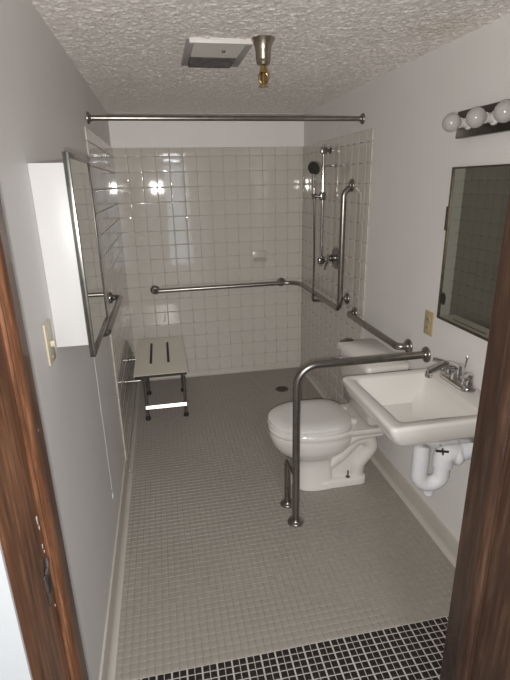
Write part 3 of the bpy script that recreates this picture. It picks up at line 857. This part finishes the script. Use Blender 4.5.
for zz in (-0.042, 0.042):
    bm = bmesh.new(); lathe(bm, [(0.004, 0.004), (0.004, 0.0066), (0.003, 0.0074)], (0, 0, zz), (1, 0, 0), 12); mk('screw', bm, 'ivory', sw, True)
# a crooked run of caulk down the left wall
bm = bmesh.new()
rnd = random.Random(5)
pts = [(0.0, -2.07+rnd.uniform(-0.004, 0.004), 1.02-0.047*k) for k in range(16)]
tube(bm, pts, 0.0017, 0, 6)
lathe(bm, [(0.016, 0.0), (0.014, 0.003), (0.006, 0.005)], (0, -2.072, 0.283), (1, 0, 0), 10)
tag(mk('caulk_line', bm, 'caulk', None, True), 'thin crooked line of white caulk running down the left wall', 'caulk')

# ------------------------------------------------------------------ ceiling fan cover and sprinkler
o_ = Vector((0.615, -1.78, H))
fn = root('exhaust_fan', o_, 'white ceiling exhaust fan cover with a dusty grille', 'fan')
bm = bmesh.new(); box(bm, (-0.138, -0.215, -0.006), (0.130, 0.222, 0.0), 0.002); mk('flange', bm, 'vent_grey', fn, True)
bm = bmesh.new(); box(bm, (-0.128, -0.222, -0.020), (0.128, -0.205, 0.0), 0.003); mk('lip', bm, 'vent_white', fn, True)
bm = bmesh.new()
loft(bm, [[Vector((x, y, z)) for x, y in ((-0.108, -0.205), (0.095, -0.205), (0.088, 0.01), (-0.108, 0.01))] for z in (-0.006, -0.016)]); mk('cover', bm, 'vent_white', fn)
bm = bmesh.new(); box(bm, (-0.108, 0.011, -0.012), (0.088, 0.195, -0.006)); mk('grille', bm, 'vent_dark', fn)
for k in range(9):
    bm = bmesh.new(); y = 0.022+k*0.0205; box(bm, (-0.107, y-0.004, -0.019), (0.087, y+0.003, -0.011)); mk('slat', bm, 'vent_slat', fn)
bm = bmesh.new(); lathe(bm, [(0.008, 0.016), (0.007, 0.021), (0.004, 0.023)], (0.018, -0.10, 0), (0, 0, -1), 14); mk('screw', bm, 'drain', fn, True)
bm = bmesh.new(); lathe(bm, [(0.005, 0.006), (0.004, 0.014)], (-0.01, 0.21, 0), (0, 0, -1), 10); mk('screw', bm, 'drain', fn, True)

o_ = Vector((0.769, -2.012, H))
sp = root('sprinkler', o_, 'brass pendant sprinkler head in a bell-shaped nickel cup on the ceiling', 'sprinkler')
bm = bmesh.new(); lathe(bm, [(0.047, 0.0), (0.047, 0.004), (0.043, 0.010), (0.034, 0.026), (0.0295, 0.045), (0.0285, 0.072), (0.0265, 0.076), (0.0275, 0.084), (0.024, 0.092), (0.012, 0.094)], (0, 0, 0), (0, 0, -1), 32); mk('bell_cup', bm, 'nickel', sp, True, 30)
bm = bmesh.new(); lathe(bm, [(0.012, 0.092), (0.012, 0.108), (0.016, 0.109), (0.016, 0.118), (0.009, 0.121)], (0, 0, 0), (0, 0, -1), 6); mk('hex_body', bm, 'brass', sp)
for s in (-1, 1):
    bm = bmesh.new(); tube(bm, [(s*0.010, 0, -0.118), (s*0.018, 0, -0.130), (s*0.014, 0, -0.150), (0, 0, -0.158)], 0.005, 0.012, 8); mk('frame_arm', bm, 'brass', sp, True)
bm = bmesh.new(); lathe(bm, [(0.006, 0.118), (0.010, 0.128), (0.008, 0.146), (0.010, 0.158), (0.010, 0.164)], (0, 0, 0), (0, 0, -1), 12); mk('fusible_link', bm, 'brass', sp, True)
bm = bmesh.new(); lathe(bm, [(0.006, 0.163), (0.021, 0.167), (0.021, 0.1695), (0.006, 0.169)], (0, 0, 0), (0, 0, -1), 16); mk('deflector', bm, 'brass', sp, True)

# fill fixture added on the hall ceiling, unseen behind the photographer
o_ = Vector((0.62, -4.75, 2.32))
hm = root('hall_fill_fixture', o_, 'round white fill fixture added on the unseen hall ceiling', 'lamp')
bm = bmesh.new(); lathe(bm, [(0.19, 0.0), (0.19, 0.025), (0.175, 0.03)], (0, 0, 0), (0, 0, -1), 32); mk('pan', bm, 'white_enamel', hm, True)
bm = bmesh.new(); lathe(bm, [(0.172, 0.03), (0.165, 0.06), (0.13, 0.09), (0.07, 0.105), (0.02, 0.11)], (0, 0, 0), (0, 0, -1), 32); mk('diffuser', bm, 'diffuser', hm, True)
